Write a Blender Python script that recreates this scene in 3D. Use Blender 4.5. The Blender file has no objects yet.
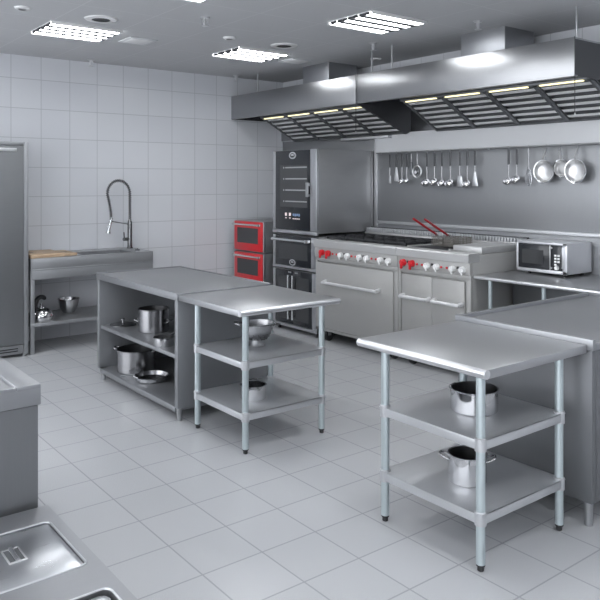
import bpy, bmesh, math, random
from mathutils import Vector, Matrix
random.seed(4)
PI = math.pi
C = bpy.context.scene.collection

# ------------------------------------------------------------------ materials
def nmat(name):
    m = bpy.data.materials.new(name); m.use_nodes = True
    nt = m.node_tree
    return m, nt, nt.nodes['Principled BSDF']

def plain(name, col, rough=.5, metal=0., spec=.5, emit=None, strength=0., coat=0.):
    m, nt, b = nmat(name)
    b.inputs['Base Color'].default_value = (*col, 1)
    b.inputs['Roughness'].default_value = rough
    b.inputs['Metallic'].default_value = metal
    b.inputs['Specular IOR Level'].default_value = spec
    b.inputs['Coat Weight'].default_value = coat
    if emit:
        b.inputs['Emission Color'].default_value = (*emit, 1)
        b.inputs['Emission Strength'].default_value = strength
    return m

def brushed(name, col, rough=.35, scale=(4, 4, 160), amount=.06, bump=.02, metal=1., tint=.05):
    m, nt, b = nmat(name)
    N, L = nt.nodes, nt.links
    tc = N.new('ShaderNodeTexCoord'); mp = N.new('ShaderNodeMapping')
    mp.inputs['Scale'].default_value = scale
    nz = N.new('ShaderNodeTexNoise'); nz.inputs['Scale'].default_value = 2.0; nz.inputs['Detail'].default_value = 3
    L.new(tc.outputs['Object'], mp.inputs['Vector']); L.new(mp.outputs['Vector'], nz.inputs['Vector'])
    mr = N.new('ShaderNodeMapRange')
    mr.inputs['To Min'].default_value = rough - amount; mr.inputs['To Max'].default_value = rough + amount
    L.new(nz.outputs['Fac'], mr.inputs['Value']); L.new(mr.outputs['Result'], b.inputs['Roughness'])
    mx = N.new('ShaderNodeMix'); mx.data_type = 'RGBA'
    mx.inputs['A'].default_value = (*[c * (1 - tint) for c in col], 1); mx.inputs['B'].default_value = (*[min(1, c * (1 + tint)) for c in col], 1)
    L.new(nz.outputs['Fac'], mx.inputs['Factor']); L.new(mx.outputs['Result'], b.inputs['Base Color'])
    b.inputs['Metallic'].default_value = metal
    return m

def tiles(name, axes, off, pitch, c1, c2, grout, rough, mortar, speck=0., spec=.5, bumpd=.15, groutrough=.7):
    m, nt, b = nmat(name)
    N, L = nt.nodes, nt.links
    tc = N.new('ShaderNodeTexCoord'); sp = N.new('ShaderNodeSeparateXYZ'); cb = N.new('ShaderNodeCombineXYZ')
    L.new(tc.outputs['Object'], sp.inputs[0])
    for i, a in enumerate(axes):
        ad = N.new('ShaderNodeMath'); ad.operation = 'SUBTRACT'; ad.inputs[1].default_value = off[i] - 40 * pitch
        L.new(sp.outputs[a], ad.inputs[0]); L.new(ad.outputs[0], cb.inputs[i])
    br = N.new('ShaderNodeTexBrick')
    br.offset = 0; br.squash = 1
    br.inputs['Scale'].default_value = 1
    br.inputs['Brick Width'].default_value = pitch; br.inputs['Row Height'].default_value = pitch
    br.inputs['Mortar Size'].default_value = mortar; br.inputs['Mortar Smooth'].default_value = .3
    br.inputs['Color1'].default_value = (*c1, 1); br.inputs['Color2'].default_value = (*c2, 1); br.inputs['Mortar'].default_value = (*grout, 1)
    L.new(cb.outputs[0], br.inputs['Vector'])
    col = br.outputs['Color']
    if speck:
        nz = N.new('ShaderNodeTexNoise'); nz.inputs['Scale'].default_value = 260; nz.inputs['Detail'].default_value = 2
        L.new(tc.outputs['Object'], nz.inputs['Vector'])
        mr = N.new('ShaderNodeMapRange'); mr.inputs['From Min'].default_value = .3; mr.inputs['From Max'].default_value = .7
        mr.inputs['To Min'].default_value = 1 - speck; mr.inputs['To Max'].default_value = 1 + speck * .5
        L.new(nz.outputs['Fac'], mr.inputs['Value'])
        mx = N.new('ShaderNodeMix'); mx.data_type = 'RGBA'; mx.blend_type = 'MULTIPLY'; mx.inputs['Factor'].default_value = 1
        L.new(col, mx.inputs['A']); L.new(mr.outputs['Result'], mx.inputs['B']); col = mx.outputs['Result']
    L.new(col, b.inputs['Base Color'])
    mr2 = N.new('ShaderNodeMapRange'); mr2.inputs['To Min'].default_value = rough; mr2.inputs['To Max'].default_value = groutrough
    L.new(br.outputs['Fac'], mr2.inputs['Value']); L.new(mr2.outputs['Result'], b.inputs['Roughness'])
    bp = N.new('ShaderNodeBump'); bp.inputs['Strength'].default_value = bumpd; bp.inputs['Distance'].default_value = .003; bp.invert = True
    L.new(br.outputs['Fac'], bp.inputs['Height']); L.new(bp.outputs['Normal'], b.inputs['Normal'])
    b.inputs['Specular IOR Level'].default_value = spec
    return m

M = {}
M['wall'] = tiles('wall_tile', ('X', 'Z'), (2.246, 2.485), .314, (.68, .695, .725), (.66, .675, .71), (.45, .465, .49), .22, .0042, 0, .45)
M['wallR'] = tiles('wall_tile_right', ('Y', 'Z'), (7.85, 2.485), .314, (.68, .695, .725), (.66, .675, .71), (.45, .465, .49), .22, .0042, 0, .45)
M['floor'] = tiles('floor_tile', ('X', 'Y'), (1.579, 2.408), .3135, (.49, .497, .513), (.475, .483, .498), (.35, .357, .37), .27, .0046, .10, .5, .06, .27)
M['ceil'] = tiles('ceiling_panel', ('X', 'Y'), (2.05, 6.57), .612, (.53, .537, .55), (.525, .532, .545), (.60, .607, .62), .85, .006, .07, .2, .05, .85)
M['paint'] = plain('painted_wall', (.62, .63, .65), .7)
M['steel'] = brushed('brushed_steel', (.38, .388, .40), .44, metal=.85)
M['steelv'] = brushed('brushed_steel_vertical', (.345, .353, .367), .46, (90, 90, 3), metal=.8)
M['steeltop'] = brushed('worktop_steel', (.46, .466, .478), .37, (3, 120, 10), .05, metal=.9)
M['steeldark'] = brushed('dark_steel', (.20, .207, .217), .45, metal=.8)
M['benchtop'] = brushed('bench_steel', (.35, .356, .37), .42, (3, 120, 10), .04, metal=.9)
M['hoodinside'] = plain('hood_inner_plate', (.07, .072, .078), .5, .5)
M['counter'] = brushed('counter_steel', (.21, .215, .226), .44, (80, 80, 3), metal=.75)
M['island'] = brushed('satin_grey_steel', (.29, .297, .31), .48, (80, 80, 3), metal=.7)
M['range'] = brushed('range_steel', (.43, .427, .418), .50, (4, 4, 120), .03, metal=.35)
M['hood'] = brushed('hood_steel', (.35, .354, .362), .31, (3, 3, 150), .03)
M['shelf'] = brushed('shelf_steel', (.60, .61, .63), .42, (3, 110, 10), metal=.75)
M['edge'] = plain('bright_edge_steel', (.72, .725, .74), .30, .9)
M['galv'] = brushed('galvanised_tube', (.56, .63, .65), .34, (40, 40, 2), .05, metal=.7)
M['polished'] = plain('polished_steel', (.62, .62, .63), .09, 1.)
M['chrome'] = plain('chrome', (.82, .83, .84), .12, 1.)
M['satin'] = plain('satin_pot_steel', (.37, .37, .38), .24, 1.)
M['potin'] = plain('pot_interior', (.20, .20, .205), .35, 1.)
M['faucet'] = plain('faucet_metal', (.20, .203, .21), .25, 1.)
M['black'] = plain('black_plastic', (.018, .018, .02), .4)
M['iron'] = plain('cast_iron', (.022, .023, .026), .55)
M['glass'] = plain('black_glass', (.020, .022, .026), .10, 0., .5)
M['window'] = plain('oven_window', (.045, .047, .050), .12, 0., .5)
M['dark'] = plain('dark_recess', (.05, .052, .056), .6)
M['red'] = plain('red_enamel', (.60, .012, .02), .28, 0., .5, coat=.3)
M['redgrip'] = plain('red_grip', (.36, .010, .018), .4)
M['white'] = plain('white_plastic', (.78, .78, .78), .4)
M['pale'] = plain('pale_panel', (.60, .61, .63), .5)
M['button'] = plain('button_white', (.85, .85, .85), .4)
M['display'] = plain('display_blue', (.05, .10, .2), .4, emit=(.45, .58, .85), strength=.25)
M['icon'] = plain('display_icon', (.6, .5, .5), .4, emit=(.9, .75, .75), strength=.3)
M['tube'] = plain('ceiling_tube', (1, 1, 1), .5, emit=(.95, .975, 1.0), strength=16)
M['hoodtube'] = plain('hood_tube', (1, .95, .7), .5, emit=(1.0, .90, .52), strength=1.0)
M['rubber'] = plain('rubber_foot', (.03, .03, .032), .6)
M['duct'] = brushed('duct_steel', (.42, .43, .45), .45)
M['baffle'] = brushed('baffle_steel', (.82, .82, .82), .38, (40, 3, 40), metal=.4)
M['handle'] = plain('pale_handle', (.74, .74, .75), .35, .45)
M['griphandle'] = plain('dark_utensil_handle', (.10, .102, .108), .4, .5)
M['whisk'] = plain('clear_wire', (.75, .76, .78), .15, 1.)

def wood():
    m, nt, b = nmat('chopping_wood'); N, L = nt.nodes, nt.links
    tc = N.new('ShaderNodeTexCoord'); mp = N.new('ShaderNodeMapping'); mp.inputs['Scale'].default_value = (4, 40, 40)
    nz = N.new('ShaderNodeTexNoise'); nz.inputs['Scale'].default_value = 2; nz.inputs['Detail'].default_value = 5
    cr = N.new('ShaderNodeValToRGB')
    cr.color_ramp.elements[0].color = (.34, .22, .13, 1); cr.color_ramp.elements[0].position = .3
    cr.color_ramp.elements[1].color = (.56, .43, .30, 1); cr.color_ramp.elements[1].position = .7
    L.new(tc.outputs['Object'], mp.inputs[0]); L.new(mp.outputs[0], nz.inputs['Vector']); L.new(nz.outputs['Fac'], cr.inputs[0]); L.new(cr.outputs[0], b.inputs['Base Color'])
    b.inputs['Roughness'].default_value = .55
    return m
M['wood'] = wood()

# ------------------------------------------------------------------ mesh helpers
class MB:
    def __init__(s): s.bm = bmesh.new()
    def _merge(s, tb, mat=None):
        if mat is not None: bmesh.ops.transform(tb, matrix=mat, verts=tb.verts)
        me = bpy.data.meshes.new('tmp'); tb.to_mesh(me); tb.free(); s.bm.from_mesh(me); bpy.data.meshes.remove(me)
        return s
    def box(s, x0, x1, y0, y1, z0, z1, bev=.002, seg=2, mat=None):
        tb = bmesh.new()
        r = bmesh.ops.create_cube(tb, size=1)
        sx, sy, sz = abs(x1 - x0), abs(y1 - y0), abs(z1 - z0)
        for v in tb.verts: v.co = Vector((v.co.x * sx, v.co.y * sy, v.co.z * sz)) + Vector(((x0 + x1) / 2, (y0 + y1) / 2, (z0 + z1) / 2))
        bev = min(bev, .45 * min(sx, sy, sz))
        if bev > 0: bmesh.ops.bevel(tb, geom=list(tb.edges), offset=bev, segments=seg, profile=.5, affect='EDGES')
        return s._merge(tb, mat)
    def bar(s, p, q, w, h, bev=.002):          # rectangular bar from p to q
        p, q = Vector(p), Vector(q); d = q - p; L = d.length
        rot = d.to_track_quat('X', 'Z').to_matrix().to_4x4()
        return s.box(0, L, -w / 2, w / 2, -h / 2, h / 2, bev, 2, Matrix.Translation(p) @ rot)
    def cyl(s, p, q, r, r2=None, seg=20):
        p, q = Vector(p), Vector(q); d = q - p; L = d.length
        tb = bmesh.new()
        bmesh.ops.create_cone(tb, cap_ends=True, segments=seg, radius1=r, radius2=r if r2 is None else r2, depth=L)
        rot = d.to_track_quat('Z', 'Y').to_matrix().to_4x4()
        return s._merge(tb, Matrix.Translation((p + q) / 2) @ rot)
    def lathe(s, prof, seg=36, mat=None):
        tb = bmesh.new(); rings = []
        for r, z in prof:
            if r < 1e-5: rings.append([tb.verts.new((0, 0, z))])
            else: rings.append([tb.verts.new((r * math.cos(2 * PI * k / seg), r * math.sin(2 * PI * k / seg), z)) for k in range(seg)])
        for a, b in zip(rings, rings[1:]):
            for k in range(seg):
                k2 = (k + 1) % seg
                if len(a) == 1 and len(b) == 1: continue
                if len(a) == 1: tb.faces.new((a[0], b[k2], b[k]))
                elif len(b) == 1: tb.faces.new((a[k], a[k2], b[0]))
                else: tb.faces.new((a[k], a[k2], b[k2], b[k]))
        bmesh.ops.recalc_face_normals(tb, faces=tb.faces)
        return s._merge(tb, mat)
    def tube(s, pts, r, seg=10, closed=False):
        pts = [Vector(p) for p in pts]; n = len(pts); tb = bmesh.new(); rings = []
        prev = None
        for i, p in enumerate(pts):
            if closed: t = pts[(i + 1) % n] - pts[i - 1]
            else: t = pts[min(i + 1, n - 1)] - pts[max(i - 1, 0)]
            t.normalize()
            if prev is None:
                a = Vector((0, 0, 1)) if abs(t.z) < .9 else Vector((1, 0, 0))
                u = t.cross(a).normalized()
            else:
                u = (prev - t * prev.dot(t)).normalized()
            prev = u; w = t.cross(u)
            rr = r[i] if isinstance(r, (list, tuple)) else r
            rings.append([tb.verts.new(p + (u * math.cos(2 * PI * k / seg) + w * math.sin(2 * PI * k / seg)) * rr) for k in range(seg)])
        m = n if closed else n - 1
        for i in range(m):
            a, b = rings[i], rings[(i + 1) % n]
            for k in range(seg): tb.faces.new((a[k], a[(k + 1) % seg], b[(k + 1) % seg], b[k]))
        if not closed:
            tb.faces.new(rings[0][::-1]); tb.faces.new(rings[-1])
        bmesh.ops.recalc_face_normals(tb, faces=tb.faces)
        return s._merge(tb)
    def prism(s, poly, axis, a, b, bev=0):     # polygon in the other two axes, extruded along axis from a to b
        tb = bmesh.new()
        def mk(p, t):
            if axis == 'X': return (t, p[0], p[1])
            if axis == 'Y': return (p[0], t, p[1])
            return (p[0], p[1], t)
        v0 = [tb.verts.new(mk(p, a)) for p in poly]; v1 = [tb.verts.new(mk(p, b)) for p in poly]
        tb.faces.new(v0); tb.faces.new(v1[::-1]); n = len(poly)
        for i in range(n): tb.faces.new((v0[i], v0[(i + 1) % n], v1[(i + 1) % n], v1[i]))
        bmesh.ops.recalc_face_normals(tb, faces=tb.faces)
        if bev: bmesh.ops.bevel(tb, geom=list(tb.edges), offset=bev, segments=2, profile=.5, affect='EDGES')
        return s._merge(tb)
    def build(s, name, mat, parent=None, angle=35):
        me = bpy.data.meshes.new(name)
        if parent is not None:
            o = root_loc(parent)
            bmesh.ops.translate(s.bm, vec=-o, verts=s.bm.verts)
        s.bm.to_mesh(me); s.bm.free()
        me.materials.append(mat)
        me.polygons.foreach_set('use_smooth', [True] * len(me.polygons))
        me.set_sharp_from_angle(angle=math.radians(angle))
        ob = bpy.data.objects.new(name, me); C.objects.link(ob)
        if parent is not None: ob.parent = parent
        return ob

def root_loc(o):
    v = Vector((0, 0, 0))
    while o is not None: v += Vector(o.location); o = o.parent
    return v

def rrect(x0, x1, y0, y1, r, n=6):
    pts = []
    for cx, cy, a in ((x1 - r, y1 - r, 0), (x0 + r, y1 - r, PI / 2), (x0 + r, y0 + r, PI), (x1 - r, y0 + r, 1.5 * PI)):
        for k in range(n + 1): pts.append((cx + r * math.cos(a + PI / 2 * k / n), cy + r * math.sin(a + PI / 2 * k / n)))
    return pts

def tag(o, label=None, cat=None, group=None, kind=None):
    if label: o['label'] = label
    if cat: o['category'] = cat
    if group: o['group'] = group
    if kind: o['kind'] = kind
    return o
def thing(name, label, cat, loc=(0, 0, 0), group=None):
    o = bpy.data.objects.new(name, None); C.objects.link(o); o.location = loc; o.empty_display_size = .1
    return tag(o, label, cat, group)
def dup(root, loc, label, rotz=0, group=None):
    r = root.copy(); C.objects.link(r); r.location = loc; r.rotation_euler[2] = rotz; r['label'] = label
    if group: r['group'] = group
    def rec(a, b):
        for ch in list(a.children):
            c = ch.copy(); C.objects.link(c); c.parent = b; rec(ch, c)
    rec(root, r)
    return r
def struct(name, mb, mat): return tag(mb.build(name, mat), kind='structure')

XW, YW, ZC = 5.80, 7.85, 3.045
X0, Y0 = -3.0, -3.4
# ------------------------------------------------------------------ room shell
struct('floor', MB().box(X0, XW, Y0, YW, -.1, 0, 0), M['floor'])
struct('ceiling', MB().box(X0, XW, Y0, YW, ZC, ZC + .1, 0), M['ceil'])
struct('wall_back', MB().box(X0, XW, YW, YW + .1, 0, ZC, 0), M['wall'])
struct('wall_right', MB().box(XW, XW + .1, Y0, YW, 0, ZC, 0), M['wallR'])
struct('wall_front_unseen', MB().box(X0, XW, Y0 - .1, Y0, 0, ZC, 0), M['paint'])  # unseen wall behind the camera, added to dim reflections in steel facing it
# steel cladding and trims on the range wall
struct('trim_1', MB().box(5.786, XW, 1.2, 6.02, 1.26, 2.03, .001), M['steelv'])
struct('trim_2', MB().box(5.745, XW, 1.2, 6.0, 2.035, 2.245, .004), M['pale'])
struct('trim_3', MB().box(5.772, XW, 1.2, 5.99, 1.225, 1.258, .004), M['shelf'])
struct('trim_6', MB().box(5.790, XW, 1.2, 5.99, .02, 1.222, .001), M['steelv'])
struct('trim_4', MB().box(5.77, XW, 5.995, 6.045, 1.1, 2.235, .003), M['edge'])
struct('trim_5', MB().box(5.790, XW, 6.046, 7.84, .05, 2.24, .001), M['steelv'])

# ------------------------------------------------------------------ ceiling fittings
def ceiling_light(loc, label, group):
    t = thing('ceiling_light', label, 'ceiling light', loc, group); x, y, z = loc
    w, h = .315, .265
    f = MB()
    f.box(x - w, x + w, y - h, y + h, z - .006, z, .001)
    for s in (-1, 1):
        f.box(x - w, x + w, y + s * h - .008, y + s * h + .008, z - .028, z, .002)
    f.build('frame', M['white'], t)
    b = MB()
    for k in range(1, 4):
        yy = y - .262 + k * .131
        b.box(x - w + .004, x + w - .004, yy - .026, yy + .026, z - .027, z - .007, .001)
    for k in range(4):
        yy = y - .1965 + k * .131
        b.box(x - w + .001, x - w + .007, yy - .036, yy + .036, z - .030, z - .007, .001)
    b.build('louvre', M['dark'], t)
    for k in range(4):
        yy = y - .1965 + k * .131
        MB().box(x - w + .006, x + w - .006, yy - .038, yy + .038, z - .020, z - .007, .002).build('light_tube', M['tube'], t)
    return t
lx, ly = (.53, 2.36, 4.21), (6.265, 4.37, 2.475, .58, -1.31)
G = 'louvred ceiling lights'
L0 = ceiling_light((2.355, 6.265, ZC), 'recessed four-strip ceiling light nearest the sink, at upper left', G)
dup(L0, (4.22, 6.265, ZC), 'recessed four-strip ceiling light in the middle, before the left end of the hood', 0, G)
dup(L0, (4.21, 4.365, ZC), 'recessed four-strip ceiling light at top, nearest the camera and the hood', 0, G)
for x in (-1.3,) + lx:
    for y in ly:
        if (x, y) in ((2.36, 6.265), (4.21, 6.265), (4.21, 4.37)): continue
        if (x, y) == (2.36, 4.37):
            dup(L0, (x, y, ZC), 'recessed four-strip ceiling light cut off by the top edge, left of centre', 0, G); continue
        dup(L0, (x, y, ZC), 'recessed four-strip ceiling light outside the picture', 0, 'ceiling lights outside the picture')

def speaker(loc, label):
    t = thing('ceiling_speaker', label, 'ceiling speaker', loc, 'round ceiling grilles')
    mt = Matrix.Translation(loc)
    MB().lathe([(.075, -.012), (.125, -.010), (.135, 0), (.07, 0)], 36, mt).build('ring', M['white'], t)
    MB().lathe([(0, -.006), (.076, -.008)], 30, mt).build('grille', M['dark'], t)
    return t
s0 = speaker((2.345, 5.693, ZC), 'round ceiling grille beside the upper left ceiling light')
dup(s0, (4.223, 5.696, ZC), 'round ceiling grille beside the middle ceiling light')
def access(loc, label):
    t = thing('ceiling_vent', label, 'ceiling vent', loc, 'square ceiling plates'); x, y, z = loc
    MB().box(x - .14, x + .14, y - .14, y + .14, z - .010, z, .003).build('frame', M['pale'], t)
    MB().box(x - .105, x + .105, y - .105, y + .105, z - .014, z - .009, .003).build('plate', M['white'], t)
    return t
a0 = access((2.985, 6.36, ZC), 'square white ceiling plate right of the upper left ceiling light')
dup(a0, (4.86, 6.34, ZC), 'square white ceiling plate above the left part of the hood')
def detector(loc, label):
    t = thing('ceiling_sensor', label, 'sensor', loc, 'small round ceiling sensors')
    mt = Matrix.Translation(loc)
    MB().lathe([(.03, -.016), (.055, -.012), (.062, 0), (.03, 0)], 30, mt).build('ring', M['white'], t)
    MB().lathe([(0, -.010), (.031, -.012)], 24, mt).build('lens', M['steel'], t)
    return t
d0 = detector((1.716, 5.698, ZC), 'small round ceiling sensor at the far upper left corner')
dup(d0, (3.595, 5.70, ZC), 'small round ceiling sensor left of the middle round grille')
dup(d0, (5.47, 5.70, ZC), 'small round ceiling sensor above the hood by its hanger rods')
def sprinkler(loc, label):
    t = thing('sprinkler_head', label, 'sprinkler', loc, 'ceiling sprinklers')
    mt = Matrix.Translation(loc)
    MB().lathe([(0, -.012), (.03, -.012), (.042, 0), (0, 0)], 24, mt).build('rosette', M['edge'], t)
    m = MB().lathe([(0, -.075), (.030, -.073), (.030, -.069), (.012, -.066), (.010, -.012), (0, -.012)], 20, mt)
    x, y, z = loc
    m.tube([(x - .012, y, z - .01), (x - .024, y, z - .04), (x - .006, y, z - .068)], .004, 6)
    m.tube([(x + .012, y, z - .01), (x + .024, y, z - .04), (x + .006, y, z - .068)], .004, 6)
    m.build('nozzle', M['edge'], t)
    return t
p0 = sprinkler((3.043, 7.66, ZC), 'ceiling sprinkler close to the tiled wall above the faucet')
dup(p0, (2.99, 5.114, ZC), 'ceiling sprinkler at the top edge, left of the middle light')
dup(p0, (4.93, 7.66, ZC), 'ceiling sprinkler above the far left end of the hood')
dup(p0, (4.837, 5.071, ZC), 'ceiling sprinkler just below the top ceiling light')
dup(p0, (4.866, 3.842, ZC), 'ceiling sprinkler before the right hand duct')

# ------------------------------------------------------------------ range hood
def hood(ya, yb, label, tray):
    """module from ya (right end, low Y) to yb (left end)"""
    t = thing('range_hood', label, 'range hood', (5.4, (ya + yb) / 2, 2.2), 'extractor hoods')
    XF, ZB, ZT = 4.974, 2.502, 2.797
    g = .003
    ya += g; yb -= g
    m = MB()
    m.box(XF, XF + .012, ya, yb, ZB, ZT, .002)                       # front
    m.box(XF + .012, XF + .05, ya, yb, ZB, ZB + .012, .002)           # return lip
    m.box(XF + .012, 5.785, ya, yb, ZT - .012, ZT, .001)              # top
    m.box(5.772, 5.785, ya, yb, 2.25, ZT - .012, .001)                # back
    m.build('canopy', M['hood'], t)
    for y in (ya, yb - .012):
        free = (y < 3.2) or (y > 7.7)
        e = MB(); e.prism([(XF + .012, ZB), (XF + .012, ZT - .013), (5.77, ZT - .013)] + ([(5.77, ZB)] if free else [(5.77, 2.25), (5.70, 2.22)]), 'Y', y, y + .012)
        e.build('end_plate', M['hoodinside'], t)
    # filter bank
    A, B = Vector((5.24, 0, 2.505)), Vector((5.735, 0, 2.235))
    d = (B - A).normalized(); nrm = Vector((d.z, 0, -d.x)); L = (B - A).length
    if nrm.z > 0: nrm = -nrm
    y0 = ya + .014; n = 4; w = .505
    for k in range(n):
        yc0, yc1 = y0 + k * w, y0 + (k + 1) * w - .004
        rot = Matrix(((d.x, 0, -nrm.x, A.x), (0, 1, 0, 0), (d.z, 0, -nrm.z, A.z), (0, 0, 0, 1)))
        fr = MB()
        fr.box(.0, L, yc0, yc0 + .022, -.012, .012, .002, 2, rot)
        fr.box(.0, L, yc1 - .022, yc1, -.012, .012, .002, 2, rot)
        fr.box(.0, .02, yc0, yc1, -.012, .012, .002, 2, rot); fr.box(L - .02, L, yc0, yc1, -.012, .012, .002, 2, rot)
        fr.box(.0, L, yc0, yc1, .03, .036, 0, 2, rot)
        fr.cyl(A + Vector((-.012, yc1 - .03, .0)), A + Vector((-.02, yc1 - .03, -.02)), .014, None, 12)
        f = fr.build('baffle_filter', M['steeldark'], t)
        sl = MB()
        for j in range(6):
            c = A + d * (.055 + j * (L - .075) / 5.6)
            r2 = Matrix.Rotation(math.radians(14), 4, 'Y')
            sl.box(-.018, .018, yc0 + .03, yc1 - .03, -.002, .002, .001, 2, Matrix.Translation(c) @ Matrix.Rotation(math.atan2(-d.z, d.x) - math.radians(2), 4, 'Y'))
        sl.build('slat', M['baffle'], f)
        lt = MB().box(A.x - .035, A.x - .01, yc0 + .055, yc1 - .055, A.z - .016, A.z - .004, .003).build('light_tube', M['hoodtube'], t)
    h = MB(); h.box(5.19, 5.245, y0, y0 + n * w, A.z - .003, A.z + .03, .002); h.build('light_housing', M['steeldark'], t)
    if tray:
        MB().box(5.68, 5.765, ya + .25, ya + 1.05, 2.195, 2.222, .004).build('drip_tray', M['shelf'], t)
    return t
hood(3.025, 5.472, 'long steel extractor hood with bright front at right, over the utensil rail', False)
hood(5.472, 7.848, 'long steel extractor hood at left, over the ovens and against the tiled wall', True)
for (y0, y1, lab) in ((6.17, 6.64, 'square steel duct rising from the left hood'), (3.82, 4.30, 'square steel duct rising from the right hood')):
    t = thing('exhaust_duct', lab, 'duct', (5.41, (y0 + y1) / 2, 2.797), 'exhaust ducts')
    MB().box(5.2, 5.62, y0, y1, 2.815, ZC, .002).build('shaft', M['duct'], t)
    MB().box(5.17, 5.65, y0 - .03, y1 + .03, 2.798, 2.815, .002).build('flange', M['duct'], t)
for y, lab in ((7.35, 'thin hanger rod from the ceiling to the left end of the hood'), (5.315, 'thin hanger rod left of its pair over the middle of the hood'),
               (5.032, 'thin hanger rod right of its pair over the middle of the hood'), (2.995 + .06, 'thin hanger rod at the right end of the hood')):
    tag(MB().cyl((5.05, y, 2.798), (5.05, y, ZC), .008, None, 10).build('hanger_rod', M['steel']), lab, 'rod', 'hood hanger rods')
for y, z1, lab in ((5.4655, 2.79, 'thin dark pull cord hanging at the joint of the two hoods'), (3.019, 2.80, 'thin dark pull cord hanging at the right end of the hood')):
    t = thing('pull_cord', lab, 'cord', (4.967, y, 2.2), 'hood pull cords')
    MB().cyl((4.967, y, 2.215), (4.967, y, z1), .0028, None, 8).build('cord', M['rubber'], t)
    MB().cyl((4.967, y, 2.205), (4.967, y, 2.222), .004, .003, 8).build('weight', M['edge'], t)

# ------------------------------------------------------------------ tall fridge
def fridge():
    t = thing('refrigerator', 'tall grey steel refrigerator at the left edge before the tiled wall', 'refrigerator', (1.8, 7.5, 0))
    x0, x1, y0 = 1.40, 2.226, 7.2
    m = MB(); m.box(x0, x1, y0 + .02, 7.84, .10, 2.09, .004)
    m.box(x1 - .045, x1, y0, y0 + .02, .02, 2.09, .003); m.box(x0, x0 + .045, y0, y0 + .02, .02, 2.09, .003); m.box(x0 + .0455, x1 - .0455, y0, y0 + .0195, 2.055, 2.089, .003)
    m.build('body', M['steelv'], t)
    d = MB().box(x0 + .048, x1 - .048, y0 - .008, y0 + .018, .125, 2.05, .004).build('door', M['fridge'], t)
    MB().box(x0 + .20, x1 - .115, y0 - .014, y0 - .008, 1.995, 2.028, .004).build('handle', M['edge'], d)
    k = MB().box(x0 + .048, x1 - .048, y0 + .0, y0 + .018, .03, .118, .002).build('kick_panel', M['steelv'], t)
    v = MB()
    for z in (.085, .062): v.box(x0 + .2, x1 - .10, y0 - .003, y0 + .001, z - .006, z + .004, 0)
    v.build('vent', M['black'], k)
    for x in (x0 + .03, x1 - .03):
        for y in (y0 + .04, 7.78): MB().cyl((x, y, 0), (x, y, .10), .018, None, 14).build('foot', M['steel'], t)
M['fridge'] = brushed('fridge_steel', (.22, .226, .237), .42, (3, 3, 60), .04, metal=.7)
fridge()

# ------------------------------------------------------------------ sink bench
def sink():
    t = thing('sink_bench', 'grey steel sink bench with deep apron and lower shelf along the tiled wall', 'sink', (2.9, 7.5, 0))
    x0, x1, y0, y1, z0, z1 = 2.245, 3.558, 7.2, 7.84, .735, .945
    m = MB()
    m.box(x0, x1, y0, y0 + .012, .838, z1, .003); m.box(x0, x1, y0 + .008, y0 + .02, z0, .828, .002)
    m.box(x0, x1, y0 - .006, y0 + .014, .827, .839, .003)
    m.box(x1 - .012, x1, y0, y1, z0, z1, .003); m.box(x0, x0 + .012, y0, y1, z0, z1, .003); m.box(x0, x1, y1 - .012, y1, z0, z1, .003)
    m.build('apron', M['steel'], t)
    # deck with basin opening: x 2.75..3.3
    bx0, bx1, by0, by1 = 2.80, 3.36, 7.27, 7.62
    k = MB()
    k.box(x0 + .012, bx0, y0 + .012, y1 - .012, z1 - .012, z1 - .002, 0); k.box(bx1, x1 - .012, y0 + .012, y1 - .012, z1 - .012, z1 - .002, 0)
    k.box(bx0, bx1, y0 + .012, by0, z1 - .012, z1 - .002, 0); k.box(bx0, bx1, by1, y1 - .012, z1 - .012, z1 - .002, 0)
    k.build('deck', M['steeltop'], t)
    b = MB()
    b.box(bx0, bx0 + .006, by0, by1, .76, z1 - .003, 0); b.box(bx1 - .006, bx1, by0, by1, .76, z1 - .003, 0)
    b.box(bx0, bx1, by0, by0 + .006, .76, z1 - .003, 0); b.box(bx0, bx1, by1 - .006, by1, .76, z1 - .003, 0); b.box(bx0, bx1, by0, by1, .75, .76, 0)
    b.build('basin', M['steel'], t)
    MB().box(x0, x1, y0 + .0, y1, .272, .305, .003).build('shelf', M['steel'], t)
    for x in (x0 + .025, x1 - .025):
        for y in (y0 + .03, y1 - .03): MB().box(x - .02, x + .02, y - .02, y + .02, 0, z0, .003).build('leg', M['steel'], t)
sink()
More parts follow.
